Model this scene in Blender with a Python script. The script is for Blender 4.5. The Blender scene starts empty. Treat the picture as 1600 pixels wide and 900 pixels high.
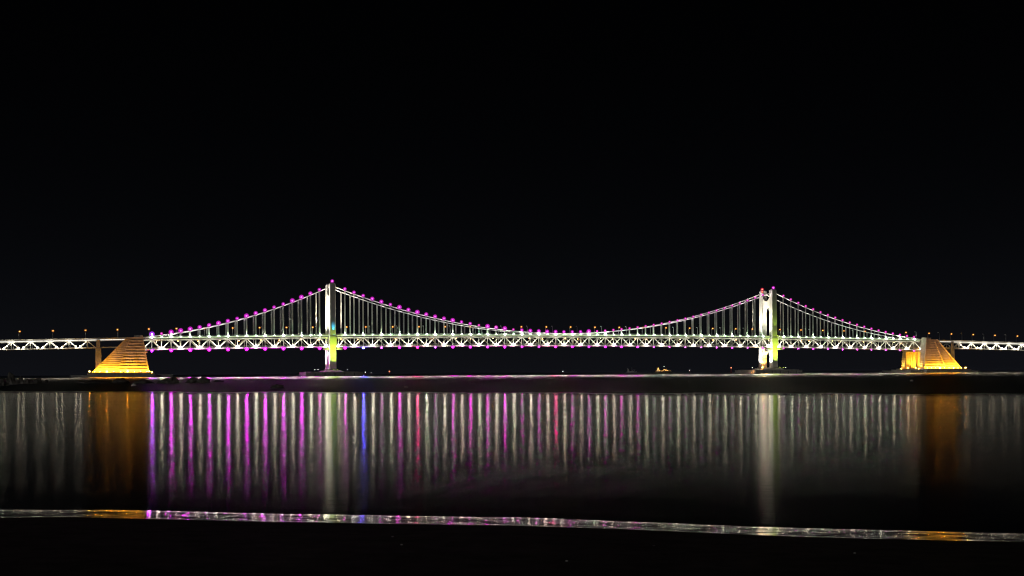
import bpy, bmesh, math, random
from mathutils import Vector, Matrix, noise
R = math.radians
sc = bpy.context.scene
COL = sc.collection
random.seed(7)

# ------------------------------------------------------------------ camera
CAM_H = 2.2
F_PX = 2029.0                      # focal length in pixels of a 1600 px wide picture
cam = bpy.data.cameras.new('camera')
cam.sensor_width = 36.0
cam.lens = 36.0 * F_PX / 1600.0
cam.shift_y = 133.0 / 1600.0       # level camera with the horizon below the middle
cam.clip_start = 0.1
cam.clip_end = 60000
cam_o = bpy.data.objects.new('camera', cam)
cam_o.location = (0, 0, CAM_H)
cam_o.rotation_euler = (Matrix.Rotation(R(90), 3, 'X') @ Matrix.Rotation(R(-0.30), 3, 'Z')).to_euler()
COL.objects.link(cam_o)
sc.camera = cam_o

# ------------------------------------------------------------------ night sky
FILL_EL, FILL_AZ = 14.0, 205.0     # faint lamp standing in for city light, behind and left of the camera
w = bpy.data.worlds.new('World'); sc.world = w; w.use_nodes = True
nt = w.node_tree; nt.nodes.clear()
out = nt.nodes.new('ShaderNodeOutputWorld'); bg = nt.nodes.new('ShaderNodeBackground')
sky = nt.nodes.new('ShaderNodeTexSky'); sky.sky_type = 'NISHITA'; sky.sun_disc = False
sky.sun_elevation = R(FILL_EL); sky.sun_rotation = R(FILL_AZ)
tc = nt.nodes.new('ShaderNodeTexCoord'); sep = nt.nodes.new('ShaderNodeSeparateXYZ')
nt.links.new(tc.outputs['Generated'], sep.inputs[0])
def wmath(op, a, b=None):
    n = nt.nodes.new('ShaderNodeMath'); n.operation = op
    for i, v in enumerate((a, b)):
        if v is None: continue
        if isinstance(v, (int, float)): n.inputs[i].default_value = v
        else: nt.links.new(v, n.inputs[i])
    return n.outputs[0]
el = wmath('ABSOLUTE', sep.outputs['Z'])
fall = wmath('EXPONENT', wmath('MULTIPLY', el, -11.0))
stren = wmath('ADD', wmath('MULTIPLY', fall, 0.0014), 0.000035)
hsv = nt.nodes.new('ShaderNodeMix'); hsv.data_type = 'RGBA'; hsv.inputs['Factor'].default_value = 0.88
nt.links.new(sky.outputs[0], hsv.inputs['A']); hsv.inputs['B'].default_value = (3.3, 3.6, 5.2, 1)
nt.links.new(hsv.outputs['Result'], bg.inputs['Color']); nt.links.new(stren, bg.inputs['Strength'])
nt.links.new(bg.outputs[0], out.inputs[0])

sun = bpy.data.lights.new('moon', 'SUN'); sun.energy = 0.16; sun.angle = R(2.0); sun.color = (1, 0.95, 0.88)
sun_o = bpy.data.objects.new('moon', sun)
az = R(FILL_AZ)
dirv = Vector((math.sin(az) * math.cos(R(FILL_EL)), math.cos(az) * math.cos(R(FILL_EL)), math.sin(R(FILL_EL))))
sun_o.rotation_euler = dirv.to_track_quat('Z', 'Y').to_euler()
COL.objects.link(sun_o)

vs = sc.view_settings
vs.view_transform = 'Standard'; vs.look = 'None'; vs.exposure = 0; vs.gamma = 1; vs.use_curve_mapping = False
cy = sc.cycles
cy.use_denoising = True; cy.use_adaptive_sampling = False
cy.max_bounces = 5; cy.diffuse_bounces = 2; cy.glossy_bounces = 3; cy.transparent_max_bounces = 12
cy.caustics_reflective = True; cy.caustics_refractive = False
cy.sample_clamp_indirect = 0; cy.blur_glossy = 0.0
cy.use_light_tree = True; cy.filter_width = 1.15

# ------------------------------------------------------------------ materials
MATS = {}
def mat(name, col, rough=0.6, var=0.12, scale=0.4, metal=0.0, bump=0.0, spec=0.4):
    m = bpy.data.materials.new(name); m.use_nodes = True
    t = m.node_tree; b = t.nodes['Principled BSDF']
    b.inputs['Roughness'].default_value = rough; b.inputs['Metallic'].default_value = metal
    b.inputs['Specular IOR Level'].default_value = spec
    co = t.nodes.new('ShaderNodeTexCoord'); nz = t.nodes.new('ShaderNodeTexNoise')
    nz.inputs['Scale'].default_value = scale; nz.inputs['Detail'].default_value = 5
    t.links.new(co.outputs['Object'], nz.inputs['Vector'])
    rp = t.nodes.new('ShaderNodeValToRGB')
    rp.color_ramp.elements[0].position = 0.3; rp.color_ramp.elements[1].position = 0.7
    rp.color_ramp.elements[0].color = tuple(c * (1 - var) for c in col) + (1,)
    rp.color_ramp.elements[1].color = tuple(min(1, c * (1 + var)) for c in col) + (1,)
    t.links.new(nz.outputs['Fac'], rp.inputs['Fac']); t.links.new(rp.outputs['Color'], b.inputs['Base Color'])
    if bump:
        bp = t.nodes.new('ShaderNodeBump'); bp.inputs['Strength'].default_value = bump
        t.links.new(nz.outputs['Fac'], bp.inputs['Height']); t.links.new(bp.outputs['Normal'], b.inputs['Normal'])
    MATS[name] = m
    return m
def emit(name, col, strength, sample=True):
    m = bpy.data.materials.new(name); m.use_nodes = True
    t = m.node_tree; t.nodes.clear()
    o = t.nodes.new('ShaderNodeOutputMaterial'); e = t.nodes.new('ShaderNodeEmission')
    e.inputs['Color'].default_value = tuple(col) + (1,); e.inputs['Strength'].default_value = strength
    t.links.new(e.outputs[0], o.inputs['Surface'])
    m.cycles.emission_sampling = 'AUTO' if sample else 'NONE'
    MATS[name] = m
    return m
def halo_shell(name, col, strength, clear):
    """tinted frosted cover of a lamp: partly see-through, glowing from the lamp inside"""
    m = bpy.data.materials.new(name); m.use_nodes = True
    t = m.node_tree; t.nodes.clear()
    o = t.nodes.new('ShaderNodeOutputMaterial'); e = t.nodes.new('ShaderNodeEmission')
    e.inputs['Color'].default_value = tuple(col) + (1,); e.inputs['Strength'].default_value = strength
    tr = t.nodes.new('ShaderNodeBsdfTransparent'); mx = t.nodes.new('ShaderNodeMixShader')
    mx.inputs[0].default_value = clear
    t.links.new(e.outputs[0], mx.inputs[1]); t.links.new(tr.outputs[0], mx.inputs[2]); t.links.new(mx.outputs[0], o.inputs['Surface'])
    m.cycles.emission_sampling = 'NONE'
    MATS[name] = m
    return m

mat('white_steel', (0.62, 0.62, 0.60), 0.5, 0.08, 0.3)
mat('cable_steel', (0.78, 0.77, 0.74), 0.45, 0.06, 0.5)
mat('tower_paint', (0.60, 0.60, 0.57), 0.55, 0.07, 0.15)
mat('concrete', (0.36, 0.35, 0.33), 0.85, 0.2, 0.25, bump=0.15)
mat('rib_concrete', (0.42, 0.38, 0.34), 0.85, 0.18, 0.35, bump=0.15)
mat('asphalt', (0.05, 0.05, 0.05), 0.9, 0.2, 0.5)
mat('housing', (0.10, 0.10, 0.11), 0.5, 0.1, 1.0)
mat('pole_steel', (0.42, 0.43, 0.43), 0.5, 0.1, 1.0)
mat('rock', (0.15, 0.142, 0.13), 0.45, 0.5, 0.9, bump=0.6)
mat('sand', (0.07, 0.064, 0.055), 0.95, 0.35, 3.0, bump=0.4, spec=0.1)
mat('hull_dark', (0.10, 0.08, 0.07), 0.6, 0.2, 0.2)
mat('hull_pale', (0.55, 0.53, 0.52), 0.6, 0.1, 0.2)
mat('ship_white', (0.7, 0.68, 0.64), 0.6, 0.1, 0.2)
mat('buoy_red', (0.5, 0.06, 0.04), 0.5, 0.1, 1.0)
mat('float_white', (0.8, 0.8, 0.78), 0.4, 0.05, 4.0)

WHITE = (1.0, 0.91, 0.69); GREENISH = (0.72, 1.0, 0.66); MAG = (0.95, 0.0008, 0.98); VIO = (0.50, 0.0006, 1.0)
emit('node_white', WHITE, 130); emit('node_mid', WHITE, 88); emit('node_soft', WHITE, 42)
emit('deck_white', GREENISH, 58); emit('deck_green', (0.55, 1.0, 0.55), 110); emit('deck_soft', GREENISH, 40)
emit('chord_magenta', MAG, 1050); emit('chord_mid', (0.98, 0.0012, 0.78), 640); emit('chord_weak', (0.9, 0.02, 0.75), 260)
emit('chord_violet', VIO, 2100); emit('chord_blue', (0.10, 0.05, 1.0), 1900); emit('chord_red', (1.0, 0.0012, 0.26), 800)
emit('cable_magenta', (1.0, 0.17, 1.0), 6, False); emit('cable_small', (1.0, 0.12, 0.75), 4.5, False); emit('cable_violet', (0.8, 0.5, 1.0), 14)
halo_shell('cover_magenta', (0.85, 0.03, 0.78), 0.95, 0.58); halo_shell('cover_small', (0.85, 0.05, 0.55), 0.95, 0.5)
halo_shell('cover_violet', (0.5, 0.06, 1.0), 1.0, 0.4); halo_shell('cover_blue', (0.06, 0.06, 1.0), 0.9, 0.45); halo_shell('cover_red', (0.9, 0.03, 0.12), 0.8, 0.5)
halo_shell('cover_amber', (1.0, 0.30, 0.03), 0.45, 0.55)
emit('amber', (1.0, 0.42, 0.10), 9, False); emit('amber_deck', (1.0, 0.45, 0.14), 45); emit('flood_yellow', (1.0, 0.40, 0.03), 240)
emit('flood_white', (1.0, 0.97, 0.88), 12, False); emit('flood_lime', (0.75, 1.0, 0.1), 6, False); emit('flood_cyan', (0.1, 0.8, 1.0), 5, False)
emit('strip_white', (1.0, 0.97, 0.88), 1.25, False); emit('strip_green', (0.82, 1.0, 0.58), 1.0, False)
emit('flood_hot', (1.0, 0.38, 0.03), 900); emit('tower_red', (1.0, 0.16, 0.05), 12, False); emit('ship_amber', (1.0, 0.5, 0.14), 5, False); emit('lamp_white', (1, 1, 0.95), 2.2, False)
emit('lamp_red', (1.0, 0.25, 0.12), 2.5, False)
M = MATS

# water: Beckmann slopes, Fresnel weighted mirror over dark body
def water(name, alpha, nscale, amt, bump=0.0, bscale=(1, 1, 1), body=(0.002, 0.003, 0.004), near=None, ruffle=False, refl=1.0, aniso=0.0):
    m = bpy.data.materials.new(name); m.use_nodes = True
    t = m.node_tree; t.nodes.clear()
    o = t.nodes.new('ShaderNodeOutputMaterial'); g = t.nodes.new('ShaderNodeBsdfGlossy')
    g.distribution = 'BECKMANN'; g.inputs['Color'].default_value = (refl, refl, refl, 1)
    if aniso:                      # wavelets run parallel to the shore: steeper across the crests than along them
        g.inputs['Anisotropy'].default_value = aniso
        tv = t.nodes.new('ShaderNodeCombineXYZ'); tv.inputs[0].default_value = 1.0
        t.links.new(tv.outputs[0], g.inputs['Tangent'])
    d = t.nodes.new('ShaderNodeBsdfDiffuse'); d.inputs['Color'].default_value = body + (1,)
    fr = t.nodes.new('ShaderNodeFresnel'); fr.inputs['IOR'].default_value = 1.33
    mx = t.nodes.new('ShaderNodeMixShader')
    co = t.nodes.new('ShaderNodeTexCoord'); mp = t.nodes.new('ShaderNodeMapping'); mp.inputs['Scale'].default_value = nscale
    nz = t.nodes.new('ShaderNodeTexNoise'); nz.inputs['Scale'].default_value = 1.0; nz.inputs['Detail'].default_value = 4
    t.links.new(co.outputs['Object'], mp.inputs[0]); t.links.new(mp.outputs[0], nz.inputs['Vector'])
    mr = t.nodes.new('ShaderNodeMapRange'); r0 = math.sqrt(alpha)
    mr.inputs['From Min'].default_value = 0.3; mr.inputs['From Max'].default_value = 0.7
    mr.inputs['To Min'].default_value = r0 * (1 - amt); mr.inputs['To Max'].default_value = r0 * (1 + amt)
    t.links.new(nz.outputs['Fac'], mr.inputs['Value'])
    rough = mr.outputs[0]
    if near:                       # wind-ruffled water between the reef and the fairway, calmer under the bridge
        sp = t.nodes.new('ShaderNodeSeparateXYZ'); t.links.new(co.outputs['Object'], sp.inputs[0])
        ad = t.nodes.new('ShaderNodeMath'); ad.operation = 'MULTIPLY_ADD'; ad.inputs[1].default_value = 160.0
        t.links.new(nz.outputs['Fac'], ad.inputs[0]); t.links.new(sp.outputs['Y'], ad.inputs[2])
        m2 = t.nodes.new('ShaderNodeMapRange'); m2.interpolation_type = 'SMOOTHSTEP'
        m2.inputs['From Min'].default_value = near[1]; m2.inputs['From Max'].default_value = near[2]
        m2.inputs['To Min'].default_value = math.sqrt(near[0]) / r0; m2.inputs['To Max'].default_value = 1.0
        t.links.new(ad.outputs[0], m2.inputs['Value'])
        mm = t.nodes.new('ShaderNodeMath'); mm.operation = 'MULTIPLY'
        t.links.new(rough, mm.inputs[0]); t.links.new(m2.outputs[0], mm.inputs[1]); rough = mm.outputs[0]
    if ruffle:
        at_ = t.nodes.new('ShaderNodeAttribute'); at_.attribute_name = 'ruffle'
        mm = t.nodes.new('ShaderNodeMath'); mm.operation = 'MULTIPLY_ADD'
        mm.inputs[1].default_value = 0.22; t.links.new(at_.outputs['Fac'], mm.inputs[0]); t.links.new(rough, mm.inputs[2]); rough = mm.outputs[0]
    t.links.new(rough, g.inputs['Roughness'])
    if bump:
        mp2 = t.nodes.new('ShaderNodeMapping'); mp2.inputs['Scale'].default_value = bscale
        n2 = t.nodes.new('ShaderNodeTexNoise'); n2.inputs['Scale'].default_value = 1.0; n2.inputs['Detail'].default_value = 3
        t.links.new(co.outputs['Object'], mp2.inputs[0]); t.links.new(mp2.outputs[0], n2.inputs['Vector'])
        bp = t.nodes.new('ShaderNodeBump'); bp.inputs['Strength'].default_value = 1.0; bp.inputs['Distance'].default_value = bump
        t.links.new(n2.outputs['Fac'], bp.inputs['Height']); t.links.new(bp.outputs['Normal'], g.inputs['Normal'])
    t.links.new(fr.outputs[0], mx.inputs[0]); t.links.new(d.outputs[0], mx.inputs[1]); t.links.new(g.outputs[0], mx.inputs[2])
    t.links.new(mx.outputs[0], o.inputs['Surface'])
    MATS[name] = m
    return m
water('sea_water', 0.085, (0.004, 0.02, 1), 0.08, near=(0.24, 560, 720))
water('lagoon_water', 0.0205, (0.05, 0.25, 1), 0.05, bump=0.0018, bscale=(0.2, 4.0, 1), ruffle=True, refl=0.48, aniso=0.03)
water('wash_water', 0.007, (1, 4, 1), 0.1)

# ------------------------------------------------------------------ helpers
def link(name, me, parent=None, m=None):
    o = bpy.data.objects.new(name, me); COL.objects.link(o)
    if parent is not None: o.parent = parent
    if m is not None and me is not None and not me.materials: me.materials.append(m)
    return o
def tag(o, label=None, cat=None, group=None, kind=None):
    if label: o['label'] = label
    if cat: o['category'] = cat
    if group: o['group'] = group
    if kind: o['kind'] = kind
    return o
class MB:
    def __init__(s): s.v = []; s.f = []
    def hexa(s, p):
        n = len(s.v); s.v += [tuple(q) for q in p]
        for q in ((0, 3, 2, 1), (4, 5, 6, 7), (0, 1, 5, 4), (1, 2, 6, 5), (2, 3, 7, 6), (3, 0, 4, 7)):
            s.f.append(tuple(n + i for i in q))
        return s
    def box(s, x0, x1, y0, y1, z0, z1):
        return s.hexa([(x0, y0, z0), (x1, y0, z0), (x1, y1, z0), (x0, y1, z0), (x0, y0, z1), (x1, y0, z1), (x1, y1, z1), (x0, y1, z1)])
    def sweep(s, pts, hw, hh):
        """box section (half width across y, half height z) along points in the x-z plane"""
        n = len(s.v)
        for p in pts:
            x, y, z = p
            s.v += [(x, y - hw, z - hh), (x, y + hw, z - hh), (x, y + hw, z + hh), (x, y - hw, z + hh)]
        for i in range(len(pts) - 1):
            a = n + 4 * i; b = a + 4
            for k in range(4):
                s.f.append((a + k, a + (k + 1) % 4, b + (k + 1) % 4, b + k))
        e = n + 4 * (len(pts) - 1)
        s.f.append((n + 3, n + 2, n + 1, n)); s.f.append((e, e + 1, e + 2, e + 3))
        return s
    def tube(s, pts, rad, seg=8):
        n = len(s.v); pts = [Vector(p) for p in pts]
        for i, p in enumerate(pts):
            d = (pts[min(i + 1, len(pts) - 1)] - pts[max(i - 1, 0)]).normalized()
            u = d.cross(Vector((0, 1, 0)))
            if u.length < 0.1: u = d.cross(Vector((1, 0, 0)))
            u.normalize(); q = d.cross(u)
            r = rad[i] if isinstance(rad, (list, tuple)) else rad
            for k in range(seg):
                a = 2 * math.pi * k / seg
                s.v.append(tuple(p + u * (r * math.cos(a)) + q * (r * math.sin(a))))
        for i in range(len(pts) - 1):
            for k in range(seg):
                a = n + i * seg + k; b = n + i * seg + (k + 1) % seg
                s.f.append((a, b, b + seg, a + seg))
        s.f.append(tuple(n + k for k in range(seg))[::-1])
        e = n + (len(pts) - 1) * seg
        s.f.append(tuple(e + k for k in range(seg)))
        return s
    def mesh(s, name, m, smooth=False):
        me = bpy.data.meshes.new(name); me.from_pydata(s.v, [], s.f); me.validate()
        bm = bmesh.new(); bm.from_mesh(me); bmesh.ops.recalc_face_normals(bm, faces=bm.faces); bm.to_mesh(me); bm.free()
        if smooth:
            for p in me.polygons: p.use_smooth = True
        if m: me.materials.append(m)
        return me
    def build(s, name, m, parent=None, smooth=False):
        return link(name, s.mesh(name, m, smooth), parent)
def ico(name, r, m, sub=1, sc3=(1, 1, 1)):
    bm = bmesh.new(); bmesh.ops.create_icosphere(bm, subdivisions=sub, radius=r)
    for v in bm.verts: v.co = Vector((v.co.x * sc3[0], v.co.y * sc3[1], v.co.z * sc3[2]))
    me = bpy.data.meshes.new(name); bm.to_mesh(me); bm.free(); me.materials.append(m)
    if sub > 1:
        for p in me.polygons: p.use_smooth = True
    return me
def prism(outline, y0, y1):
    """outline in x-z, extruded along y"""
    b = MB(); n = len(outline)
    b.v = [(x, y0, z) for x, z in outline] + [(x, y1, z) for x, z in outline]
    b.f = [tuple(range(n)), tuple(range(2 * n - 1, n - 1, -1))] + [(i, (i + 1) % n, n + (i + 1) % n, n + i) for i in range(n)]
    return b
def spot(parent, loc, target, energy, color, cone, blend=0.6, radius=0.4):
    L = bpy.data.lights.new('flood_light', 'SPOT'); L.energy = energy; L.color = color
    L.spot_size = R(cone); L.spot_blend = blend; L.shadow_soft_size = radius
    o = bpy.data.objects.new('flood_light', L); COL.objects.link(o); o.parent = parent
    o.location = loc
    o.rotation_euler = (Vector(target) - Vector(loc)).to_track_quat('-Z', 'Y').to_euler()
    return o
ORD = ['first', 'second', 'third', 'fourth', 'fifth', 'sixth', 'seventh', 'eighth', 'ninth', 'tenth', 'eleventh', 'twelfth', 'thirteenth', 'fourteenth', 'fifteenth', 'sixteenth', 'seventeenth', 'eighteenth', 'nineteenth', 'twentieth',
       'twenty-first', 'twenty-second', 'twenty-third', 'twenty-fourth', 'twenty-fifth']

# ------------------------------------------------------------------ bridge frame: x along the bridge (0 = mid span), y across (0 = near truss plane)
TH = math.asin(2.021e-4 * 1400)
BRO = Vector((56.07, 1400.0, 0.0))
BM = Matrix.Translation(BRO) @ Matrix.Rotation(TH, 4, 'Z')
W = 24.0
def root(name, loc=(0, 0, 0), rz=0.0):
    o = bpy.data.objects.new(name, None); COL.objects.link(o); o.empty_display_size = 2
    o.matrix_world = BM @ Matrix.Translation(loc) @ Matrix.Rotation(rz, 4, 'Z')
    return o
def zd(t):            # top of the upper deck edge
    return 43.0 - 4.2 * (t / 430.0) ** 2
DEP = 11.3            # truss depth
TW = 250.0
TOP = 94.8; CAB = 92.6; CMID = 44.6

LEFT = [-428.0 + i * 165.0 / 18 for i in range(19)]
MAIN = [9.48 * i for i in range(-25, 26)]
RIGHT = [263.0 + i * 169.9 / 18 for i in range(19)]
def zc(t):
    if abs(t) <= TW: return CMID + (CAB - CMID) * (t / TW) ** 2
    e = 429.0 if t < 0 else 436.0
    u = (abs(t) - TW) / (e - TW)
    return CAB + (40.2 - CAB) * u - 4 * 8.0 * u * (1 - u)

bridge = root('suspension_bridge')
tag(bridge, 'long white suspension bridge with double-deck truss and pink cable lamps, spanning the bay', 'bridge')

# decks and chords
ts = [-441 + 882 * i / 84 for i in range(85)]
MB().sweep([(t, W / 2, zd(t) - 0.5) for t in ts], W / 2 + 0.6, 0.35).build('upper_deck', M['asphalt'], bridge)
MB().sweep([(t, W / 2, zd(t) - DEP + 0.9) for t in ts], W / 2 - 0.8, 0.3).build('lower_deck', M['asphalt'], bridge)
for y in (0.0, W):
    so = -1 if y == 0 else 1
    MB().sweep([(t, y, zd(t) - 2.1) for t in ts], 0.45, 0.55).build('top_chord', M['white_steel'], bridge)
    MB().sweep([(t, y, zd(t) - DEP) for t in ts], 0.5, 0.6).build('bottom_chord', M['white_steel'], bridge)
    MB().sweep([(t, y + so * 1.0, zd(t) + 0.15) for t in ts], 0.12, 0.75).build('edge_beam', M['white_steel'], bridge)
    MB().sweep([(t, y + so * 0.9, zd(t) + 1.65) for t in ts], 0.07, 0.07).build('guard_rail', M['white_steel'], bridge)
    MB().sweep([(t, y + so * 0.85, zd(t) - DEP + 2.0) for t in ts], 0.06, 0.06).build('guard_rail', M['white_steel'], bridge)
# lit near deck edge painted as an emissive strip, one length per panel
for i in range(84):
    a, b = ts[i] + 0.15, ts[i + 1] - 0.15
    if abs(a) > 436 or abs(abs(a) - TW) < 8: continue
    MB().sweep([(a, -1.2, zd(a) - 0.3), (b, -1.2, zd(b) - 0.3)], 0.06, 0.26).build('light_strip', M['strip_green'], bridge)

# trusses: shared unit bar (length 1 along z)
def unit_bar(name, hx, hy, m):
    return MB().box(-hx, hx, -hy, hy, 0, 1).mesh(name, m)
bar_d = unit_bar('diagonal', 0.43, 0.40, M['white_steel'])
bar_v = unit_bar('vertical', 0.28, 0.28, M['white_steel'])
bar_c = unit_bar('cross_beam', 0.3, 0.3, M['white_steel'])
def bar(name, me, p, q, parent):
    p = Vector(p); q = Vector(q); d = q - p
    o = link(name, me, parent); o.location = p
    zax = d.normalized(); xax = Vector((0, 1, 0)).cross(zax)
    if xax.length < 0.05: xax = Vector((1, 0, 0))
    xax.normalize(); yax = zax.cross(xax)
    rot = Matrix((xax, yax, zax)).transposed()
    o.rotation_euler = rot.to_euler(); o.scale = (1, 1, d.length)
    return o
zig = [(-437.5, 0)] + [(t, 1 - i % 2) for i, t in enumerate(LEFT)] + [(-256.3, 0), None, (-243.7, 0)] + [(t, 1 - i % 2) for i, t in enumerate(MAIN)] + [(243.7, 0), None, (256.3, 0)] + [(t, 1 - i % 2) for i, t in enumerate(RIGHT)] + [(442.4, 0)]
def node(n, y): return (n[0], y, zd(n[0]) - (2.1 if n[1] else DEP))
for y in (0.0, W):
    for a, b in zip(zig[:-1], zig[1:]):
        if a is None or b is None: continue
        bar('diagonal', bar_d, node(a, y), node(b, y), bridge)
    for n in zig:
        if n is None: continue
        bar('vertical', bar_v, (n[0], y, zd(n[0]) - DEP + 0.6), (n[0], y, zd(n[0]) - 2.65), bridge)
for n in zig:
    if n is None or n[1] == 0: continue
    bar('cross_beam', bar_c, (n[0], 0.5, zd(n[0]) - 2.3), (n[0], W - 0.5, zd(n[0]) - 2.3), bridge)

# main cables
for y in (0.0, W):
    pts = [(-440.0, y, zc(-429) - 1.6)] + [(t, y, zc(t)) for t in [-429 + 179 * i / 24 for i in range(24)]]
    pts += [(t, y, zc(t)) for t in [-250 + 500 * i / 80 for i in range(81)]]
    pts += [(t, y, zc(t)) for t in [250 + 186 * (i + 1) / 24 for i in range(24)]] + [(446.0, y, zc(436) - 1.6)]
    MB().tube(pts, 0.48, 8).build('main_cable', M['cable_steel'], bridge, True)
# hangers: two ropes each
hb = MB()
for dx in (-0.42, 0.42):
    hb.tube([(dx, 0, 0), (dx, 0, 1)], 0.15, 6)
hang = hb.mesh('hanger', M['cable_steel'], True)
for y in (0.0, W):
    for t in LEFT + MAIN + RIGHT:
        h = zc(t) - 0.3 - (zd(t) - 0.1)
        if h < 0.8: continue
        o = link('hanger', hang, bridge); o.location = (t, y + (-0.0 if y == 0 else 0.0), zd(t) - 0.1); o.scale = (1, 1, h)

# ---- towers
def tower(t0, left):
    """legs and two curved portal beams cut as one outline in the y-z plane"""
    hl = 2.75; lw = 3.6                   # half sizes of a leg along and across the bridge
    yn, yf = 0.0, W                       # leg centre lines
    b = MB()
    def leg(yc, spl):
        b.hexa([(-hl - .5, yc - lw - spl - .3, 7.0), (hl + .5, yc - lw - spl - .3, 7.0), (hl + .5, yc + lw - spl + .3, 7.0), (-hl - .5, yc + lw - spl + .3, 7.0),
                (-hl, yc - lw, TOP), (hl, yc - lw, TOP), (hl, yc + lw, TOP), (-hl, yc + lw, TOP)])
    tw = root('bridge_tower')
    tw.parent = bridge; tw.matrix_parent_inverse = Matrix(); tw.matrix_basis = Matrix.Translation((t0, 0, 0))
    objs = []
    for yc, spl in ((yn, 1.2), (yf, -1.2)):
        b = MB(); leg(yc, spl)
        o = b.build('tower_leg', M['tower_paint'], tw)
        bv = o.modifiers.new('bevel', 'BEVEL'); bv.width = 0.35; bv.segments = 2
    # upper portal: notch above, round arch below
    ya, yb = yn + lw - 0.1, yf - lw + 0.1; mid = (ya + yb) / 2; hw = (yb - ya) / 2
    n = 16
    lo = []; hi = []
    for i in range(n + 1):
        y = ya + (yb - ya) * i / n; u = (y - mid) / hw
        c = math.sqrt(max(0, 1 - u * u))
        hi.append((y, 89.3 - 6.4 * c)); lo.append((y, 64.5 + 13.0 * c))
    b = MB()
    for i in range(n):
        (y0, a0), (y1, a1) = hi[i], hi[i + 1]; (_, c0), (_, c1) = lo[i], lo[i + 1]
        b.hexa([(-2.2, y0, c0), (2.2, y0, c0), (2.2, y1, c1), (-2.2, y1, c1), (-2.2, y0, a0), (2.2, y0, a0), (2.2, y1, a1), (-2.2, y1, a1)])
    b.build('portal_beam', M['tower_paint'], tw)
    # lower portal under the truss
    b = MB()
    for i in range(n):
        y0 = ya + (yb - ya) * i / n; y1 = ya + (yb - ya) * (i + 1) / n
        f = lambda y: 18.0 + 7.6 * math.sqrt(max(0, 1 - ((y - mid) / hw) ** 2))
        b.hexa([(-2.4, y0, f(y0)), (2.4, y0, f(y0)), (2.4, y1, f(y1)), (-2.4, y1, f(y1)), (-2.4, y0, 29.0), (2.4, y0, 29.0), (2.4, y1, 29.0), (-2.4, y1, 29.0)])
    b.build('portal_beam', M['tower_paint'], tw)
    # collar and maintenance walkway round the near leg at the deck
    b = MB(); b.box(-3.6, 3.6, -lw - 1.6, -lw - 0.3, 31.5, 39.6)
    b.hexa([(-3.6, -lw - 1.6, 39.6), (3.6, -lw - 1.6, 39.6), (3.6, -lw - .3, 39.6), (-3.6, -lw - .3, 39.6), (-2.0, -lw - 1.2, 41.4), (2.0, -lw - 1.2, 41.4), (2.0, -lw - .3, 41.4), (-2.0, -lw - .3, 41.4)])
    b.build('collar', M['tower_paint'], tw)
    for s in (-1, 1):
        b = MB(); b.box(s * 6.9 - 3.1, s * 6.9 + 3.1, -lw - 1.4, -lw + 2.2, 27.0, 27.5)
        b.box(s * 6.9 - 3.0, s * 6.9 + 3.0, -lw - 1.4, -lw - 1.28, 27.5, 28.7)
        b.build('walkway', M['white_steel'], tw)
    for yc in (yn, yf):
        MB().box(-1.9, 1.9, yc - 2.2, yc + 2.2, TOP, TOP + 0.9).build('saddle_cover', M['tower_paint'], tw)
    return tw
towers = [tower(-TW, True), tower(TW, False)]

# ---- lamps of the bridge: housing > lens (> painted halo shell beside it)
house_cable = MB().box(-0.45, 0.45, -0.5, 0.5, -0.5, 0.15).mesh('cable_lamp', M['housing'])
house_node = MB().box(-0.5, 0.5, -0.25, 0.55, -0.9, -0.35).mesh('deck_lamp', M['housing'])
house_chord = MB().box(-1.1, 1.1, -0.6, 0.6, -0.3, 0.0).box(-1.1, -1.02, -0.9, 0.6, -1.9, -0.3).box(1.02, 1.1, -0.9, 0.6, -1.9, -0.3).mesh('chord_lamp', M['housing'])  # top plate and side baffles added to keep lamp light off the steel
LENS = {}
def lens(r, m, halo=False):
    k = (r, m)
    if k not in LENS: LENS[k] = ico('cover' if halo else 'lens', r, M[m], 2 if halo else 1)
    return LENS[k]
def lamp(name, house, parent, loc, r, m, cr=0, cm=None, dz=0.0, dy=0.0):
    h = link(name, house, parent); h.location = loc
    l = link('lens', lens(r, m), h); l.location = (0, dy, dz)
    if cm:
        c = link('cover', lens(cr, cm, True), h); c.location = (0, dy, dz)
    return h
rl = random.Random(11)
for k, t in enumerate(LEFT + MAIN + RIGHT):
    z = zc(t) + 0.9
    if k == 0:
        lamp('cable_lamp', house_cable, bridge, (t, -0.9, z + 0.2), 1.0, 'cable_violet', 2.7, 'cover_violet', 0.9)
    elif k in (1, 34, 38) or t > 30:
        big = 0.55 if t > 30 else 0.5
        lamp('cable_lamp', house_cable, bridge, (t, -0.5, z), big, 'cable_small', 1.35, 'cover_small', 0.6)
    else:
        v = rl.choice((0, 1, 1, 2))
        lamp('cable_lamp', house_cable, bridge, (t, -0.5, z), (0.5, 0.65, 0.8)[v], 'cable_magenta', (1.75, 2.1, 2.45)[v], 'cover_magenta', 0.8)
cab_fill_house = MB().box(-0.3, 0.3, -0.3, 0.3, -0.35, 0.0).mesh('cable_floodlight', M['housing'])  # added housings with spots, put in to brighten both cables
for y in (0.0, W):
    for k, t in enumerate(LEFT + MAIN + RIGHT):
        if abs(t) > 425: continue
        # aim towards the nearer tower along the cable
        sg = (1 if t < -TW else -1) if abs(t) > TW else (-1 if t < 0 else 1)
        if abs(abs(t) - TW) < 14 : ta = t + sg * 9
        else: ta = t + sg * 9.4
        h = link('cable_floodlight', cab_fill_house, bridge); h.location = (t, y - 1.5, zc(t) - 0.2)
        spot(h, (sg * 0.35, 0, 0.2), (ta - t, 1.4, zc(ta) - zc(t) + 0.2), 3200, (1.0, 0.80, 0.95), 50, 1.0, 0.15)
ups = [n[0] for n in zig if n and n[1]]; downs = [n[0] for n in zig if n and not n[1]]
rs = random.Random(3)
CH = {}
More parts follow.
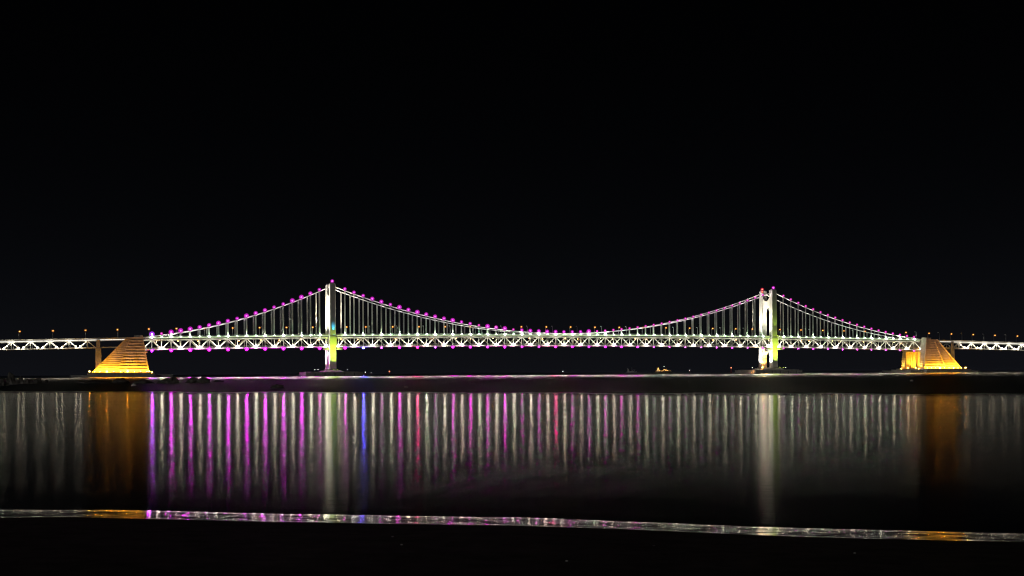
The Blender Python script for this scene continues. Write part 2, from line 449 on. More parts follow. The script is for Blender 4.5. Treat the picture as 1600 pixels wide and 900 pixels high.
for k, t in enumerate(ups):
    x = (1.5514 * t + 881.26) / (1 + 2.021e-4 * t)      # place along the span, for the colour programme
    if k == 0: mm, cm, r, cr = 'chord_violet', 'cover_violet', 0.85, 1.5
    elif 560 < x < 575: mm, cm, r, cr = 'chord_blue', 'cover_blue', 0.85, 1.7
    elif 590 < x < 602 or 675 < x < 684: mm, cm, r, cr = 'chord_weak', 'cover_blue', 0.7, 1.3
    elif 645 < x < 657 or 860 < x < 885: mm, cm, r, cr = 'chord_red', 'cover_red', 0.8, 1.4
    elif x < 560: mm, cm, r, cr = 'chord_magenta', 'cover_magenta', 0.85, 2.0
    elif x < 800: mm, cm, r, cr = ('chord_mid', 'cover_magenta', 0.8, 1.6)
    elif x < 1000: mm, cm, r, cr = ('chord_mid', 'cover_small', 0.6, 1.0)
    else: mm, cm, r, cr = ('chord_weak', 'cover_small', 0.36, 0.65)
    if abs(abs(t) - TW) < 14: mm = 'chord_mid'; r *= 0.8
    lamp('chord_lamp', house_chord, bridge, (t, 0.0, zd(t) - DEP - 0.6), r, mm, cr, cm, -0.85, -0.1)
    # white lamp on the deck edge at each upper node
    DL = lamp('deck_lamp', house_node, bridge, (t, -1.9, zd(t) + 0.3), 0.85, ['deck_white', 'deck_white', 'deck_soft'][k % 3] if x < 1000 else 'deck_soft', dz=0.1)
    h = DL
    spot(h, (0, 0.3, 0.9), (0, 1.6, 9.0), 3200 if x < 1000 else 2500, GREENISH, 150, 0.5, 0.3)
    h = lamp('deck_lamp', house_node, bridge, (t, W + 1.9, zd(t) + 0.3), 0.75, 'deck_soft', dz=0.1)
    spot(h, (0, -0.3, 0.9), (0, -1.6, 9.0), 2300, GREENISH, 150, 0.5, 0.3)
for k, t in enumerate(downs):
    x = (1.5514 * t + 881.26) / (1 + 2.021e-4 * t)
    m_ = 'node_white' if x < 900 else 'node_mid'
    if abs(abs(t) - TW) < 8: m_ = 'node_mid'
    h = lamp('truss_lamp', house_node, bridge, (t, -2.3, zd(t) - DEP + 0.9), 1.0, m_, dz=0.2)
    for u in ups:
        if abs(u - t) < 11.0 and (u - t) * (abs(t) - TW) * (1 if t > 0 else -1) > -60.0 or abs(u - t) < 10.0:
            d = 1 if u > t else -1
            spot(h, (d * 1.1, 0.0, 1.0), (d * 7.0, 2.0, 6.6), 7.5e3, WHITE, 58, 0.8, 0.3)
    if abs(abs(t) - TW) > 8 and abs(t) < 430:
        lamp('hanger_lamp', house_node, bridge, (t, -1.9, zd(t) + 0.6), 0.42, 'deck_green' if (k * 7 + 3) % 5 < 2 else 'deck_soft', dz=0.1)
# sodium lamps inside the lower deck
hs = MB().box(-0.4, 0.4, -0.25, 0.25, -0.1, 0.25).mesh('tunnel_lamp', M['housing'])
for k in range(-21, 22):
    t = k * 20.3 + 3.0
    lamp('tunnel_lamp', hs, bridge, (t, W - 3.0 if k % 2 else 4.0, zd(t) - 3.2), 0.33, 'amber_deck', dz=-0.35)

# tower lamps and floodlights
fl_house = MB().box(-0.5, 0.5, -0.4, 0.4, -0.6, 0.0).mesh('flood_lamp', M['housing'])
def flood(parent, loc, target, energy, color, cone, lm, r=0.4, blend=0.6):
    h = link('flood_lamp', fl_house, parent); h.location = loc
    l = link('lens', lens(r, lm), h); l.location = (0, 0, 0.25)
    d = (Vector(target) - Vector(loc)).normalized() * (r + 0.25)
    spot(h, Vector((0, 0, 0.3)) + d, Vector(target) - Vector(loc), energy, color, cone, blend, 0.35)
    return h
for i, tw in enumerate(towers):
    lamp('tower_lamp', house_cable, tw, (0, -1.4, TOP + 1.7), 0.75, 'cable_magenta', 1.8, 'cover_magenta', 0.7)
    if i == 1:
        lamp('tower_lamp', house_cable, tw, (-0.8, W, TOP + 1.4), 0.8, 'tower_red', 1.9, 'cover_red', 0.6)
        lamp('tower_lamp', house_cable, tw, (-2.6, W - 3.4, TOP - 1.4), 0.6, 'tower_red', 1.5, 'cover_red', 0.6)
    WE = (1.8e5, 0.8e5)[i]
    for s in (-1, 1):
        for yc, ta in ((4.8, 1.0), (W - 4.8, W - 1.0)):
            flood(tw, (s * 11.0, yc, zd(TW) + 0.6), (s * 2.0, ta, 60.0), WE * 0.45, (1.0, 0.95, 0.80), 75, 'flood_white', 0.45, 1.0)
            flood(tw, (s * 17.0, W / 2 + (ta - W / 2) * 0.35, zd(TW) + 0.6), (s * 2.2, W / 2 + (ta - W / 2) * 0.75, 73.0), WE * 2.0, (1.0, 0.90, 0.66), 58, 'flood_white', 0.4, 0.8)
    # below the deck: white on the sides of the legs, lime on the near face
    for s in (-1, 1):
        flood(tw, (s * 15.0, -1.5, 6.6), (s * 2.0, -0.5, 22), 0.7e5, (0.92, 1.0, 0.80), 55, 'flood_white', 0.22)
    flood(tw, (-15.0, W - 2.0, 6.6), (-2.0, W, 22), 1.0e5, (1.0, 0.96, 0.86), 55, 'flood_white', 0.22)
    flood(tw, (-1.5, -19.0, 6.6), (0, -3, 31), 1.0e5, (0.66, 0.92, 0.04), 34, 'flood_lime', 0.2)
    flood(tw, (2.5, -19.0, 6.6), (0, -3, 27), 0.35e5, (0.66, 1.0, 0.10), 50, 'flood_lime', 0.2)
    if i == 0:
        flood(tw, (0.6, -7.6, 42.4), (0.3, -3.4, 52), 0.16e5, (0.02, 0.55, 1.0), 24, 'flood_cyan', 0.25)
    else:
        flood(tw, (0.6, -9.6, 42.4), (0, -3.4, 64), 0.16e5, (0.62, 1.0, 0.05), 22, 'flood_lime', 0.25)
        flood(tw, (-5.0, W - 8.0, 7.2), (0, W - 3, 20), 1.0e5, (1.0, 0.42, 0.05), 75, 'flood_yellow', 0.5)

# ------------------------------------------------------------------ tower foundations
def foundation(t0, label, lit):
    r = root('tower_foundation', (t0, 0, 0))
    tag(r, label, 'foundation')
    MB().box(-24, 24, -16, W + 16, -4, 4.6).build('caisson', M['concrete'], r)
    for s in (-1, 1):
        prism([(s * 24, -4), (s * 29, -4), (s * 29, 4.2), (s * 24, 4.2)], -14, W + 14).build('fender_block', M['concrete'], r)
    for yc in (-1.0, W + 1.0):
        b = MB(); b.hexa([(-10, yc - 8, 4.6), (10, yc - 8, 4.6), (10, yc + 8, 4.6), (-10, yc + 8, 4.6), (-7, yc - 6, 6.0), (7, yc - 6, 6.0), (7, yc + 6, 6.0), (-7, yc + 6, 6.0)])
        b.box(-4.6, 4.6, yc - 5, yc + 5, 6.0, 7.0)
        b.build('pedestal', M['concrete'], r)
    for k in range(5):
        x = -20 + 10 * k
        MB().tube([(x, -16.5, -1), (x, -16.5, 3.4)], 0.45, 8).build('fender_pile', M['housing'], r)
    return r
foundation(-TW, 'grey concrete foundation in the water under the left bridge tower', False)
fr_ = foundation(TW, 'grey concrete foundation in the water under the right bridge tower, with an orange-lit end', True)
flood(fr_, (-33.0, -12.0, 1.4), (-29, -6, 3.4), 3.0e3, (1.0, 0.42, 0.12), 90, 'amber', 0.15)

# ------------------------------------------------------------------ anchorages
YN, YF = -10.0, 34.0
def anchorage(s, P, label):
    """P: distances from mid span: front bottom, front top, inner bottom, inner top, outer bottom, outer top"""
    fb, ft, ib, it, ob, ot = P
    r = root('anchorage'); tag(r, label, 'anchorage', 'cable anchorages of the bridge')
    Z0, Z1 = 5.0, 39.0
    def ln(b_, t_, z): return b_ + (t_ - b_) * (z - Z0) / (Z1 - Z0)
    # solid body behind the portal
    c = 8.0
    prism([(s * (fb + c), Z0), (s * ob, Z0), (s * ot, Z1 - 0.4), (s * (ft + c), Z1 - 0.4)], YN, YF).build('body', M['rib_concrete'], r)
    for y0, y1, tp in ((YN, YN + 7.5, 41.2), (YF - 7.5, YF, 41.2)):
        prism([(s * fb, Z0), (s * (fb + c), Z0), (s * (ft + c), tp), (s * (ln(fb, ft, tp)), tp)], y0, y1).build('front_column', M['rib_concrete'], r)
        # course bands proud of the column front
        for k in range(11):
            z = Z0 + 1.2 + k * 2.1; x = ln(fb, ft, z)
            o = MB().box(min(s * (x - 0.55), s * (x + 0.6)), max(s * (x - 0.55), s * (x + 0.6)), y0 + 0.25, y1 - 0.25, z, z + 1.05).build('course', M['rib_concrete'], r)
    # sill beam of the portal and wall panels in the recess
    prism([(s * (fb + 1.5), 24.6), (s * (fb + c), 24.6), (s * (fb + c), 26.4), (s * (fb + 1.5), 26.4)], YN + 7.5, YF - 7.5).build('portal_sill', M['rib_concrete'], r)
    for k in range(4):
        y = YN + 10.5 + k * 7.7
        MB().box(min(s * (fb + 6.6), s * (fb + 9.5)), max(s * (fb + 6.6), s * (fb + 9.5)), y - 0.8, y + 0.8, Z0, 24.6).build('pilaster', M['rib_concrete'], r)
    # ribs of the near side: wide courses on the wall, fine courses on the back slope
    def quad(x0b, x1b, x0t, x1t, z0, z1, y0, y1):
        return MB().hexa([(s * x0b, y0, z0), (s * x1b, y0, z0), (s * x1b, y1, z0), (s * x0b, y1, z0), (s * x0t, y0, z1), (s * x1t, y0, z1), (s * x1t, y1, z1), (s * x0t, y1, z1)])
    n = 12; p = (Z1 - Z0) / n
    for k in range(n):
        z = Z0 + k * p + 0.55 * p; z1 = z + 0.45 * p
        quad(ln(fb, ft, z) + 0.75, ln(ib, it, z) - 0.4, ln(fb, ft, z1) + 0.75, ln(ib, it, z1) - 0.4, z, z1, YN - 2.4, YN).build('rib', M['rib_concrete'], r)
    n = 17; p = (Z1 - Z0) / n
    for k in range(n):
        z = Z0 + k * p + 0.4 * p; z1 = z + 0.6 * p
        quad(ln(ib, it, z) + 0.4, ln(ob, ot, z) - 0.5, ln(ib, it, z1) + 0.4, ln(ob, ot, z1) - 0.5, z, z1, YN - 1.8, YN).build('fine_rib', M['rib_concrete'], r)
    for (b_, t_) in ((fb + 0.35, ft + 0.35), (ib, it), (ob - 0.2, ot - 0.2)):
        quad(b_ - 0.4, b_ + 0.4, t_ - 0.4, t_ + 0.4, Z0, Z1 + (2 if b_ < fb + 1 else 0), YN - 2.7, YN).build('edge_trim', M['rib_concrete'], r)
    # island
    MB().box(min(s * (fb - 5), s * (ob + 4)), max(s * (fb - 5), s * (ob + 4)), YN - 15, YF + 14, -4, 4.0).build('foundation_slab', M['concrete'], r)
    MB().box(min(s * (fb - 2), s * (ob + 1)), max(s * (fb - 2), s * (ob + 1)), YN - 9, YF + 8, 4.0, 5.0).build('plinth', M['concrete'], r)
    MB().box(min(s * (fb - 22), s * (fb - 5)), max(s * (fb - 22), s * (fb - 5)), YN - 8, YF + 8, -4, 2.8).build('fender_block', M['concrete'], r)
    MB().box(min(s * (ob + 4), s * (ob + 20)), max(s * (ob + 4), s * (ob + 20)), YN - 8, YF + 8, -4, 2.4).build('fender_block', M['concrete'], r)
    Y = (1.0, 0.43, 0.015)
    for f in (0.15, 0.5, 0.85):
        x = fb + (ob - fb) * f
        flood(r, (s * (x if f < 0.3 else fb + (x - fb) * 0.9), YN - 7.4, 5.5), (s * (fb + (x - fb) * 0.45), YN - 1.5, 36.0), 2.8e4, (1.0, 0.40, 0.22), 46, 'amber', 0.15, 1.0)
    for k, (f, e) in enumerate(((0.04, 0.8), (0.15, 1.0), (0.26, 1.2), (0.38, 1.5), (0.50, 1.3), (0.62, 0.9), (0.74, 0.8), (0.86, 0.7), (0.95, 0.4))):
        x = fb + (ob - fb) * f
        flood(r, (s * x, YN - 5.4, 5.4), (s * x, YN - 1.5, 7.2), 1.0e4 * e, Y, 172, 'flood_hot' if k in (3, 6) else 'flood_yellow', 0.5 if k in (3, 6) else 0.3, 0.3)
    flood(r, (s * (ob + 2.2), YN - 7.0, 5.6), (s * (ob - 14), YN, 18), 1.2e4, Y, 80, 'flood_hot', 0.55, 1.0)
    for y in (YN + 14, YF - 14):
        flood(r, (s * (fb - 0.5), y, 5.6), (s * (fb + 8), y, 15), 7.0e4, Y, 115, 'flood_yellow', 0.4, 1.0)
    for y in (YN + 3.7, YF - 3.7):
        flood(r, (s * (fb - 3.2), y, 4.8), (s * fb, y, 14), 2.2e4, (1.0, 0.52, 0.06), 100, 'flood_yellow', 0.3, 1.0)
    return r
anchorage(-1, (431, 437, 461, 448.5, 484, 451.5), 'ribbed sloping concrete anchorage floodlit yellow at the left end of the bridge')
anchorage(1, (438.5, 441.5, 468, 452, 489, 456.5), 'ribbed sloping concrete anchorage floodlit yellow at the right end of the bridge')

# ------------------------------------------------------------------ approach viaducts
def viaduct(s, t0, t1, tp, apexes, half, label):
    r = root('approach_viaduct'); tag(r, label, 'viaduct', 'approach viaducts')
    tl = sorted((s * t0, s * t1)); n = 24
    q = [tl[0] + (tl[1] - tl[0]) * i / n for i in range(n + 1)]
    Z = lambda t: zd(t) - 0.3
    MB().sweep([(t, W / 2, Z(t) - 0.4) for t in q], W / 2 + 0.5, 0.35).build('upper_deck', M['asphalt'], r)
    MB().sweep([(t, W / 2, Z(t) - 8.0) for t in q], W / 2 - 0.8, 0.3).build('lower_deck', M['asphalt'], r)
    for y in (0.0, W):
        so = -1 if y == 0 else 1
        MB().sweep([(t, y + so * 0.9, Z(t) + 0.25) for t in q], 0.12, 0.8).build('edge_beam', M['white_steel'], r)
        MB().sweep([(t, y, Z(t) - 1.3) for t in q], 0.4, 0.45).build('top_chord', M['white_steel'], r)
        MB().sweep([(t, y, Z(t) - 8.3) for t in q], 0.45, 0.5).build('bottom_chord', M['white_steel'], r)
        for a in apexes:
            for d in (-half, half):
                if not (tl[0] < a + d < tl[1]): continue
                bar('diagonal', bar_d, (a, y, Z(a) - 1.3), (a + d, y, Z(a + d) - 8.0), r)
            bar('vertical', bar_v, (a, y, Z(a) - 7.8), (a, y, Z(a) - 1.75), r)
    for i in range(n):
        a, b = q[i] + 0.1, q[i + 1] - 0.1
        MB().sweep([(a, -1.05, Z(a) - 0.85), (b, -1.05, Z(b) - 0.85)], 0.06, 0.3).build('light_strip', M['strip_white'], r)  # lit flange painted as an emissive strip
    for a in apexes:
        for d in (-half, half):
            if not (tl[0] < a + d < tl[1]) or abs(abs(a + d) - abs(tp)) < 3: continue
            h = lamp('truss_lamp', house_node, r, (a + d + (1.0 if d < 0 else -1.0), -2.4, Z(a + d) - 7.2), 0.8, 'node_soft', dz=0.1)
            sg = 1 if d < 0 else -1
            spot(h, (sg * 0.9, 0.0, 0.7), (sg * 5.5, 2.2, 5.0), 9e3, WHITE, 60, 0.8, 0.3)
    # pier: two columns and a head beam
    tp = s * tp
    for y in (0.5, W - 0.5):
        MB().box(tp - 2.6, tp + 2.6, y - 2.6, y + 2.6, -3, Z(tp) - 8.8).build('pier_column', M['concrete'], r)
    MB().box(tp - 2.2, tp + 2.2, 3.1, W - 3.1, Z(tp) - 12.5, Z(tp) - 8.8).build('pier_head', M['concrete'], r)
    MB().box(tp - 1.7, tp + 1.7, -1.6, -0.75, Z(tp) - 8.8, Z(tp) - 0.6).build('pier_bracket', M['concrete'], r)
    MB().box(tp - 7, tp + 7, -6, W + 6, -3, 3.0).build('pile_cap', M['concrete'], r)
    flood(r, (tp - s * 6.2, 5.0, 3.4), (tp - s * 1.5, 3.0, 16), 4.0e4, (1.0, 0.60, 0.04), 60, 'flood_yellow', 0.3, 1.0)
    flood(r, (tp - s * 6.2, W - 1.0, 3.4), (tp - s * 2.5, W - 0.5, 18), 5.0e4, (1.0, 0.60, 0.04), 60, 'flood_yellow', 0.3, 1.0)
    return r
def t_of(x): return (881.26 - x) / (2.021e-4 * x - 1.5514)
viaduct(-1, 449, 640, abs(t_of(154)), [t_of(x) for x in (-42, -12, 18, 48, 78.3, 108.3, 136.5)], 7.4, 'white truss viaduct carrying the road off the left edge of the photo')
viaduct(1, 458, 680, abs(t_of(1487)), [t_of(x) for x in (1498, 1518, 1538, 1557, 1576.5, 1596, 1615, 1634)], 7.4, 'white truss viaduct carrying the road off the right edge of the photo')

# ------------------------------------------------------------------ street lamps on the upper deck
pole = MB(); pole.tube([(0, 0, 0), (0, 0, 9.2)], [0.22, 0.13], 6); pole.box(-0.35, 0.35, -0.35, 0.35, 0, 0.5)
pole_me = pole.mesh('pole', M['pole_steel'])
arm_me = MB().tube([(0, 0, 9.1), (0, 0.5, 9.6), (0, 2.2, 9.9)], [0.12, 0.11, 0.1], 6).mesh('arm', M['pole_steel'])
head_me = MB().box(-0.4, 0.4, 1.7, 3.1, 9.75, 10.05).mesh('lamp_head', M['pole_steel'])
amb_lens = ico('lens', 0.62, M['amber'], 1, (1, 1, 0.75)); amb_halo = ico('cover', 1.35, M['cover_amber'], 2, (1, 1, 0.9))  # outer ball paints the amber halo round the lens
off_lens = ico('lens', 0.45, M['ship_white'], 1, (1, 1, 0.6))
def street_lamp(t, far, label, group):
    z = zd(t) - 0.14 if abs(t) < 441 else zd(t) - 0.34
    o = root('street_lamp', (t, W - 1.0 if far else 1.0, z), math.pi if far else 0.0)
    tag(o, label, 'street lamp', group)
    link('pole', pole_me, o); link('arm', arm_me, o)
    h = link('lamp_head', head_me, o)
    l = link('lens', amb_lens if far else off_lens, h); l.location = (0, 2.4, 9.55)
    if far:
        c = link('cover', amb_halo, h); c.location = (0, 2.4, 9.55)
    return o
# far row: pixel columns measured once, turned into distances along the bridge
amber_x = [31, 83, 134, 184, 233, 276, 320, 364, 406, 448, 489, 542, 572, 614, 655, 696, 735, 775, 815, 854, 892, 930, 968, 1005, 1041, 1078, 1114, 1150, 1176, 1219, 1252, 1286, 1319, 1352, 1416, 1452, 1487, 1521, 1555, 1590]
def t_far(x):
    sn, cs = math.sin(TH), math.cos(TH); yy = W - 3.4
    # x = 800 + F (X0 + t cs - yy sn) / (D + t sn + yy cs)
    k = (x - 800) / F_PX
    return (k * (1400 + yy * cs) - 56.07 + yy * sn) / (cs - k * sn)
def where(t):
    if t < -441: return 'on the left approach viaduct'
    if t < -250: return 'on the left side span of the bridge'
    if t < 250: return 'on the main span between the bridge towers'
    if t < 441: return 'on the right side span of the bridge'
    return 'on the right approach viaduct'
cnt = {}
for x in amber_x:
    t = t_far(x); wv = where(t); cnt[wv] = cnt.get(wv, 0) + 1
    street_lamp(t, True, 'glowing amber street lamp %s, %s from the left' % (wv, ORD[cnt[wv] - 1]), 'lit amber street lamps of the upper deck')
cnt = {}
for x in amber_x:
    t = t_far(x)
    if min(abs(abs(t) - 250), 99) < 4: continue
    wv = where(t); cnt[wv] = cnt.get(wv, 0) + 1
    street_lamp(t + 0.6, False, 'unlit grey street lamp %s, %s from the left' % (wv, ORD[cnt[wv] - 1]), 'unlit grey street lamps of the upper deck')

# ------------------------------------------------------------------ sea, lagoon, beach
def grid(name, rows, m, smooth=True):
    """rows: list of equally long lists of points"""
    n = len(rows[0]); v = [p for rw in rows for p in rw]; f = []
    for i in range(len(rows) - 1):
        for j in range(n - 1):
            a = i * n + j; f.append((a, a + 1, a + n + 1, a + n))
    me = bpy.data.meshes.new(name); me.from_pydata(v, [], f); me.materials.append(m)
    for p in me.polygons: p.use_smooth = smooth
    return link(name, me)
tag(grid('sea', [[(-30000, 10, 0), (30000, 10, 0)], [(-30000, 40000, 0), (30000, 40000, 0)]], M['sea_water']), kind='structure')

def far_edge(x):      # edge of the sheltered water behind the reef
    u = max(-1.6, min(1.6, x / 60.0))
    return 152.0 - 30.0 * u + 6.0 * noise.noise(Vector((x * 0.03, 3.1, 0))) + 1.5 * noise.noise(Vector((x * 0.2, 9.1, 0)))
SH = [(-14, 20.5), (-8, 19.45), (-6.5, 19.4), (-3.8, 18.65), (0, 18.0), (3.5, 16.65), (6.5, 15.8), (14, 13.9)]
def shore(x):         # water line of the beach
    for (a, da), (b, db) in zip(SH[:-1], SH[1:]):
        if x <= b:
            u = (x - a) / (b - a)
            return da + (db - da) * u + 0.08 * noise.noise(Vector((x * 0.35, 0.3, 0)))
    return SH[-1][1]
xs = [-150 + 300 * i / 240 for i in range(241)]
def shx(x): return shore(max(-14, min(14, x)))
rows = []
NR = 40
ruf = []
for k in range(NR + 1):
    fr = (k / NR)
    rows.append([(x, shx(x) + 1.0 + (far_edge(x) - shx(x) - 1.0) * fr, 0.012) for x in xs])
    for x in xs:
        e = (fr - 0.80 - 0.08 * noise.noise(Vector((x * 0.12, fr * 3, 1)))) / 0.20
        ruf.append(max(0.0, min(1.0, e)) ** 2)
lag = grid('lagoon', rows, M['lagoon_water'])
ra = lag.data.attributes.new('ruffle', 'FLOAT', 'POINT')
ra.data.foreach_set('value', ruf)
tag(lag, kind='structure')

# thin sheet of water running back down the beach face, rippled
def face(x): return 0.047 + 0.005 * max(-1.6, min(1.6, x / 6.5))      # slope of the beach face
WL = 1.6
rows = []
for j in range(140):
    row = []
    for i in range(760):
        x = -13.5 + 27 * i / 759.0
        q = 0.015 + 1.75 * j / 139.0
        y = shx(x) + q
        z = 0.016 + face(x) * max(0.0, WL - q) - 0.006 * max(0.0, (q - WL) / 0.165)
        a = min(1.0, q * 6, max(0.15, (WL - q) * 3.0))
        h = noise.noise(Vector((x * 1.5, y * 6.0, 0.5))) * 0.0066 + noise.noise(Vector((x * 4.0, y * 19.0, 4.5))) * 0.0030
        row.append((x, y, z + h * a))
    rows.append(row)
tag(grid('shore_wash', rows, M['wash_water']), kind='structure')

# beach: a sheet sloping up towards and past the camera
rows = []
for j in range(110):
    row = []
    for i in range(141):
        x = -60 + 120 * i / 140.0
        s_ = shx(x)
        d = 2.0 - 27.0 * (j / 109.0)          # + seaward of the water line
        z = 0.004 + face(x) * (WL - d) if d > 0 else 0.004 + face(x) * WL - 0.036 * d
        if d < -0.1: z += (0.02 * noise.noise(Vector((x * 1.2, d * 1.2, 0))) + 0.008 * noise.noise(Vector((x * 5, d * 5, 2)))) * min(1, -d)
        row.append((x, s_ + d, z))
    rows.append(row)
tag(grid('beach', rows, M['sand']), kind='structure')

# ------------------------------------------------------------------ rocks
def px(x, y, z=0.0):
    """ground point seen at a pixel of the photograph (level camera, slight roll)"""
    H = 583.0 - 0.00524 * (x - 800)
    d = (CAM_H - z) * F_PX / (y - H)
    return Vector(((x - 800) / F_PX * d, d, z))
def rock(loc, sx, sy, sz, seed, label, group=None, rough=0.35):
    bm = bmesh.new(); bmesh.ops.create_icosphere(bm, subdivisions=3, radius=1.0)
    for v in bm.verts:
        p = v.co.copy()
        n = noise.noise(p * 1.1 + Vector((seed * 3.7, 0, 0))) * rough * 1.6 + noise.noise(p * 3.0 + Vector((seed * 1.3, 5, 0))) * rough * 0.6
        n += (noise.cell(p * 2.2 + Vector((seed, 1, 2))) - 0.5) * rough * 0.35
        q = p * (1 + n)
        v.co = Vector((q.x * sx, q.y * sy, max(-0.4, q.z) * sz))
    me = bpy.data.meshes.new('rock'); bm.to_mesh(me); bm.free(); me.materials.append(M['rock'])
    o = link('rock', me); o.location = loc
    tag(o, label, 'rock', group)
    return o
RK = [(2, 603, 20, 15, 'large dark boulder cut by the left edge of the photo'),
      (17, 601, 17, 21, 'tallest rounded boulder in the rock pile at far left'),
      (31, 600, 12, 12, 'low boulder right beside the tallest one at far left'),
      (44, 600, 16, 9, 'dark low rock right of the far left boulder pile'),
      (58, 599, 14, 9, 'pale-topped low rock in the far left rock row'),
      (71, 598, 10, 5, 'flat rock at the right tip of the far left rock row'),
      (150, 599, 42, 5, 'long flat black reef left of the yellow anchorage foot'),
      (192, 599, 26, 8, 'humped black reef in front of the left anchorage'),
      (225, 599, 26, 6, 'flat black reef under the violet end lamp of the bridge'),
      (263, 599, 30, 11, 'peaked black rock mound right of the left anchorage'),
      (303, 598, 30, 9, 'wide black rock right of the peaked mound'),
      (318, 598, 18, 11, 'steep-ended black rock at the right of the reef row'),
      (342, 597, 16, 4, 'thin flat rock at the right end of the reef row'),
      (434, 607, 19, 7, 'small lone dark rock in the water left of the left tower')]
for i, (x, y, wpx, hpx, lb) in enumerate(RK):
    p = px(x, y); k = p.y / F_PX
    rock(Vector((p.x, p.y, 0)), wpx * k * 0.55, wpx * k * 0.5, hpx * k * 0.85, i + 1, lb)

# ------------------------------------------------------------------ boats, buoys, floats
def at(x, d): return Vector(((x - 800) / F_PX * d, d, 0))
def ship(x, d, length, hullm, label, lit):
    o = bpy.data.objects.new('cargo_ship', None); COL.objects.link(o); o.location = at(x, d)
    tag(o, label, 'ship')
    L = length / 2; b = MB()
    rows_ = [(-L, 4.5, 5.5), (-L * 0.9, 6, 5.0), (L * 0.6, 6, 5.0), (L * 0.86, 3.5, 6.2), (L, 0.3, 7.2)]
    n = 0
    for (a, wd, h) in rows_:
        b.v += [(a * 0.97, -wd * 0.8, -1.5), (a * 0.97, wd * 0.8, -1.5), (a, wd, h), (a, -wd, h)]
    for i in range(len(rows_) - 1):
        q = 4 * i
        for k in range(4): b.f.append((q + k, q + (k + 1) % 4, q + 4 + (k + 1) % 4, q + 4 + k))
    b.f += [(3, 2, 1, 0), (16, 17, 18, 19)]
    b.build('hull', M[hullm], o)
    b = MB(); b.box(-L * 0.85, -L * 0.5, -5, 5, 5, 11); b.box(-L * 0.8, -L * 0.56, -4, 4, 11, 15.5); b.box(-L * 0.76, -L * 0.6, -5.5, 5.5, 15.5, 18)
    b.build('deckhouse', M['ship_white'], o)
    MB().tube([(-L * .82, 0, 15), (-L * .82, 0, 21)], 1.4, 8).build('funnel', M[hullm], o)
    for mx in (0.05, 0.45):
        b = MB(); b.tube([(L * mx, 0, 4), (L * mx, 0, 24 if mx < .2 else 16)], [0.6, 0.3], 6); b.tube([(L * mx, 0, 9), (L * (mx + .24), 0, 14)], 0.35, 6)
        b.build('mast', M[hullm], o)
    MB().box(-L * 0.42, L * 0.5, -4.5, 4.5, 5, 7.4).build('hatch', M[hullm], o)
    if lit:
        spots_ = [(-.95, 8, 1), (-.8, 9, 1.2), (-.68, 19, 2.0), (-.72, 14, 1.5), (-.6, 12.5, 1.6), (-.5, 9, 1.3), (-.35, 8.5, 1.2), (-.22, 7, 1.3), (-.1, 10, 1.2), (.0, 12, 1.5), (.1, 13, 1.3), (.18, 11, 1.9), (.27, 13, 1.2), (.36, 10, 1.4), (.44, 9.5, 1.1), (.6, 9, .8), (.8, 10, .6)]
        for a, z, r_ in spots_:
            l = link('deck_light', ico('deck_light', r_ * 0.75, M['ship_amber'], 1), o); l.location = (L * a, -6.2, z)
        l = link('mast_light', ico('mast_light', 1.5, M['lamp_white'], 1), o); l.location = (L * 0.05, 0, 25)
    return o
ship(1037, 5200, 66, 'hull_dark', 'distant cargo ship with its deck lit orange, near the horizon left of the right tower', True)
ship(987, 5600, 44, 'hull_pale', 'faint pale unlit ship on the horizon left of the orange-lit ship', False)
def buoy(x, d, s, m, label, lampz=6.0, r=1.0):
    o = bpy.data.objects.new('navigation_buoy', None); COL.objects.link(o); o.location = at(x, d)
    tag(o, label, 'buoy')
    MB().tube([(0, 0, -1.0 * s), (0, 0, 0.2 * s), (0, 0, 0.9 * s)], [0.7 * s, 1.2 * s, 1.1 * s], 10).build('float', M['buoy_red'], o)
    b = MB()
    for k in range(4):
        a = math.pi / 2 * k
        b.tube([(0.9 * s * math.cos(a), 0.9 * s * math.sin(a), 0.85 * s), (0.25 * s * math.cos(a), 0.25 * s * math.sin(a), lampz * s * 0.9)], 0.1 * s, 5)
    b.build('tower_frame', M['buoy_red'], o)
    l = link('lamp', ico('lamp', r, M[m], 1), o); l.location = (0, 0, lampz * s)
buoy(571, 2600, 1.1, 'lamp_white', 'tiny white-lit buoy on the water just right of the left tower foundation', 5.0, 1.15)
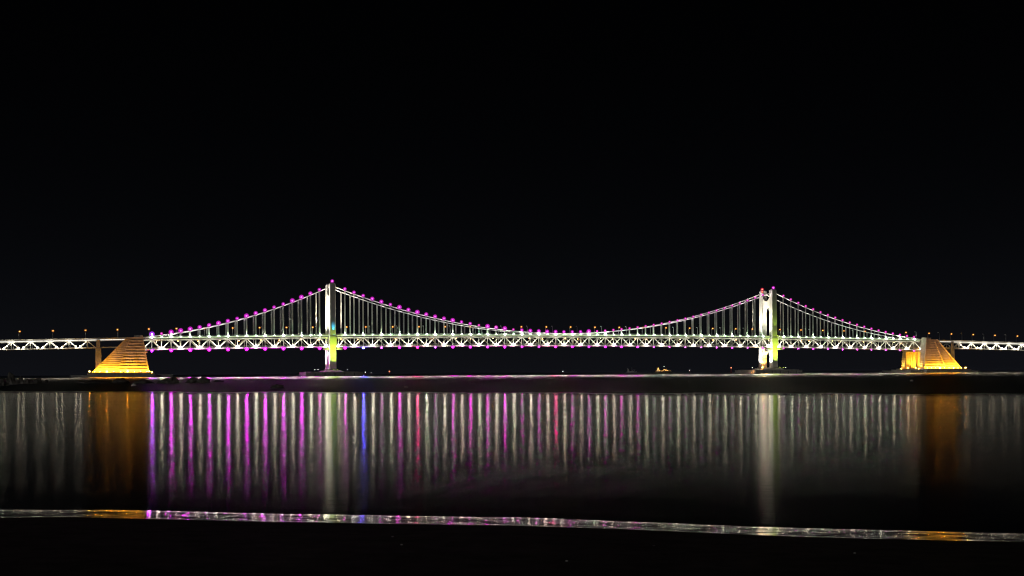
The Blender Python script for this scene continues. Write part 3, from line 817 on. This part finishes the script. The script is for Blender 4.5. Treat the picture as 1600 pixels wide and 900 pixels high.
buoy(580, 3000, 1.1, 'lamp_white', 'dim small buoy right beside the white-lit buoy near the left tower', 4.2, 0.75)
buoy(608.5, 2600, 1.2, 'lamp_red', 'red-lit buoy on the water right of the left tower', 5.6, 1.5)
buoy(879.5, 2600, 1.1, 'lamp_white', 'white-lit buoy on the water under the middle of the main span', 4.6, 1.1)
buoy(1077.5, 3200, 1.2, 'lamp_white', 'white-lit buoy right of the orange-lit ship', 5.6, 1.1)
buoy(1142.5, 2600, 1.6, 'lamp_red', 'amber-red buoy lamp left of the right tower foundation', 6.6, 1.3)
def fl(x, y, wpx, label):
    p = px(x, y); k = p.y / F_PX
    b = MB(); r_ = wpx * k * 0.5
    b.tube([(-r_, 0, 0), (-r_ * .6, 0, r_ * .35), (r_ * .6, 0, r_ * .35), (r_, 0, 0)], [r_ * .2, r_ * .5, r_ * .5, r_ * .2], 8)
    b.tube([(0, 0, r_ * .6), (0, 0, r_ * 1.1)], r_ * .12, 6)
    o = b.build('mooring_float', M['float_white'], None, True); o.location = p
    tag(o, label, 'float')
fl(603, 603, 3.5, 'small pale float on the dark water right of the left tower, left of its pair')
fl(634, 605.5, 4.5, 'small pale float, the right one of the pair past the left tower')
fl(737, 598.5, 3, 'tiny pale float on the dark water left of mid span')
fl(1077, 597, 3, 'tiny pale float on the dark water below the orange-lit ship')
fl(1424, 595.5, 5, 'pale float on the black water below the right anchorage')
fl(209, 602.5, 7, 'thin pale float in front of the black reef at left')
# shells on the sand
for x, y, lb in ((612, 838, 'pale shell on the dark sand left of the middle of the beach'), (626, 855, 'pale shell on the dark sand, a little below its left neighbour'), (884, 888, 'pale shell near the bottom edge of the beach'),
                 (1020, 853, 'pale shell on the sand right of the middle of the beach'), (1334, 863, 'pale shell on the sand at the right of the beach')):
    p = px(x, y, 0.16)
    me = ico('shell', 0.013, M['float_white'], 2, (1.3, 0.8, 0.5)); o = link('shell', me)
    d = p.y - shx(p.x); o.location = (p.x, p.y, 0.08 - 0.036 * d + 0.004); tag(o, lb, 'shell')
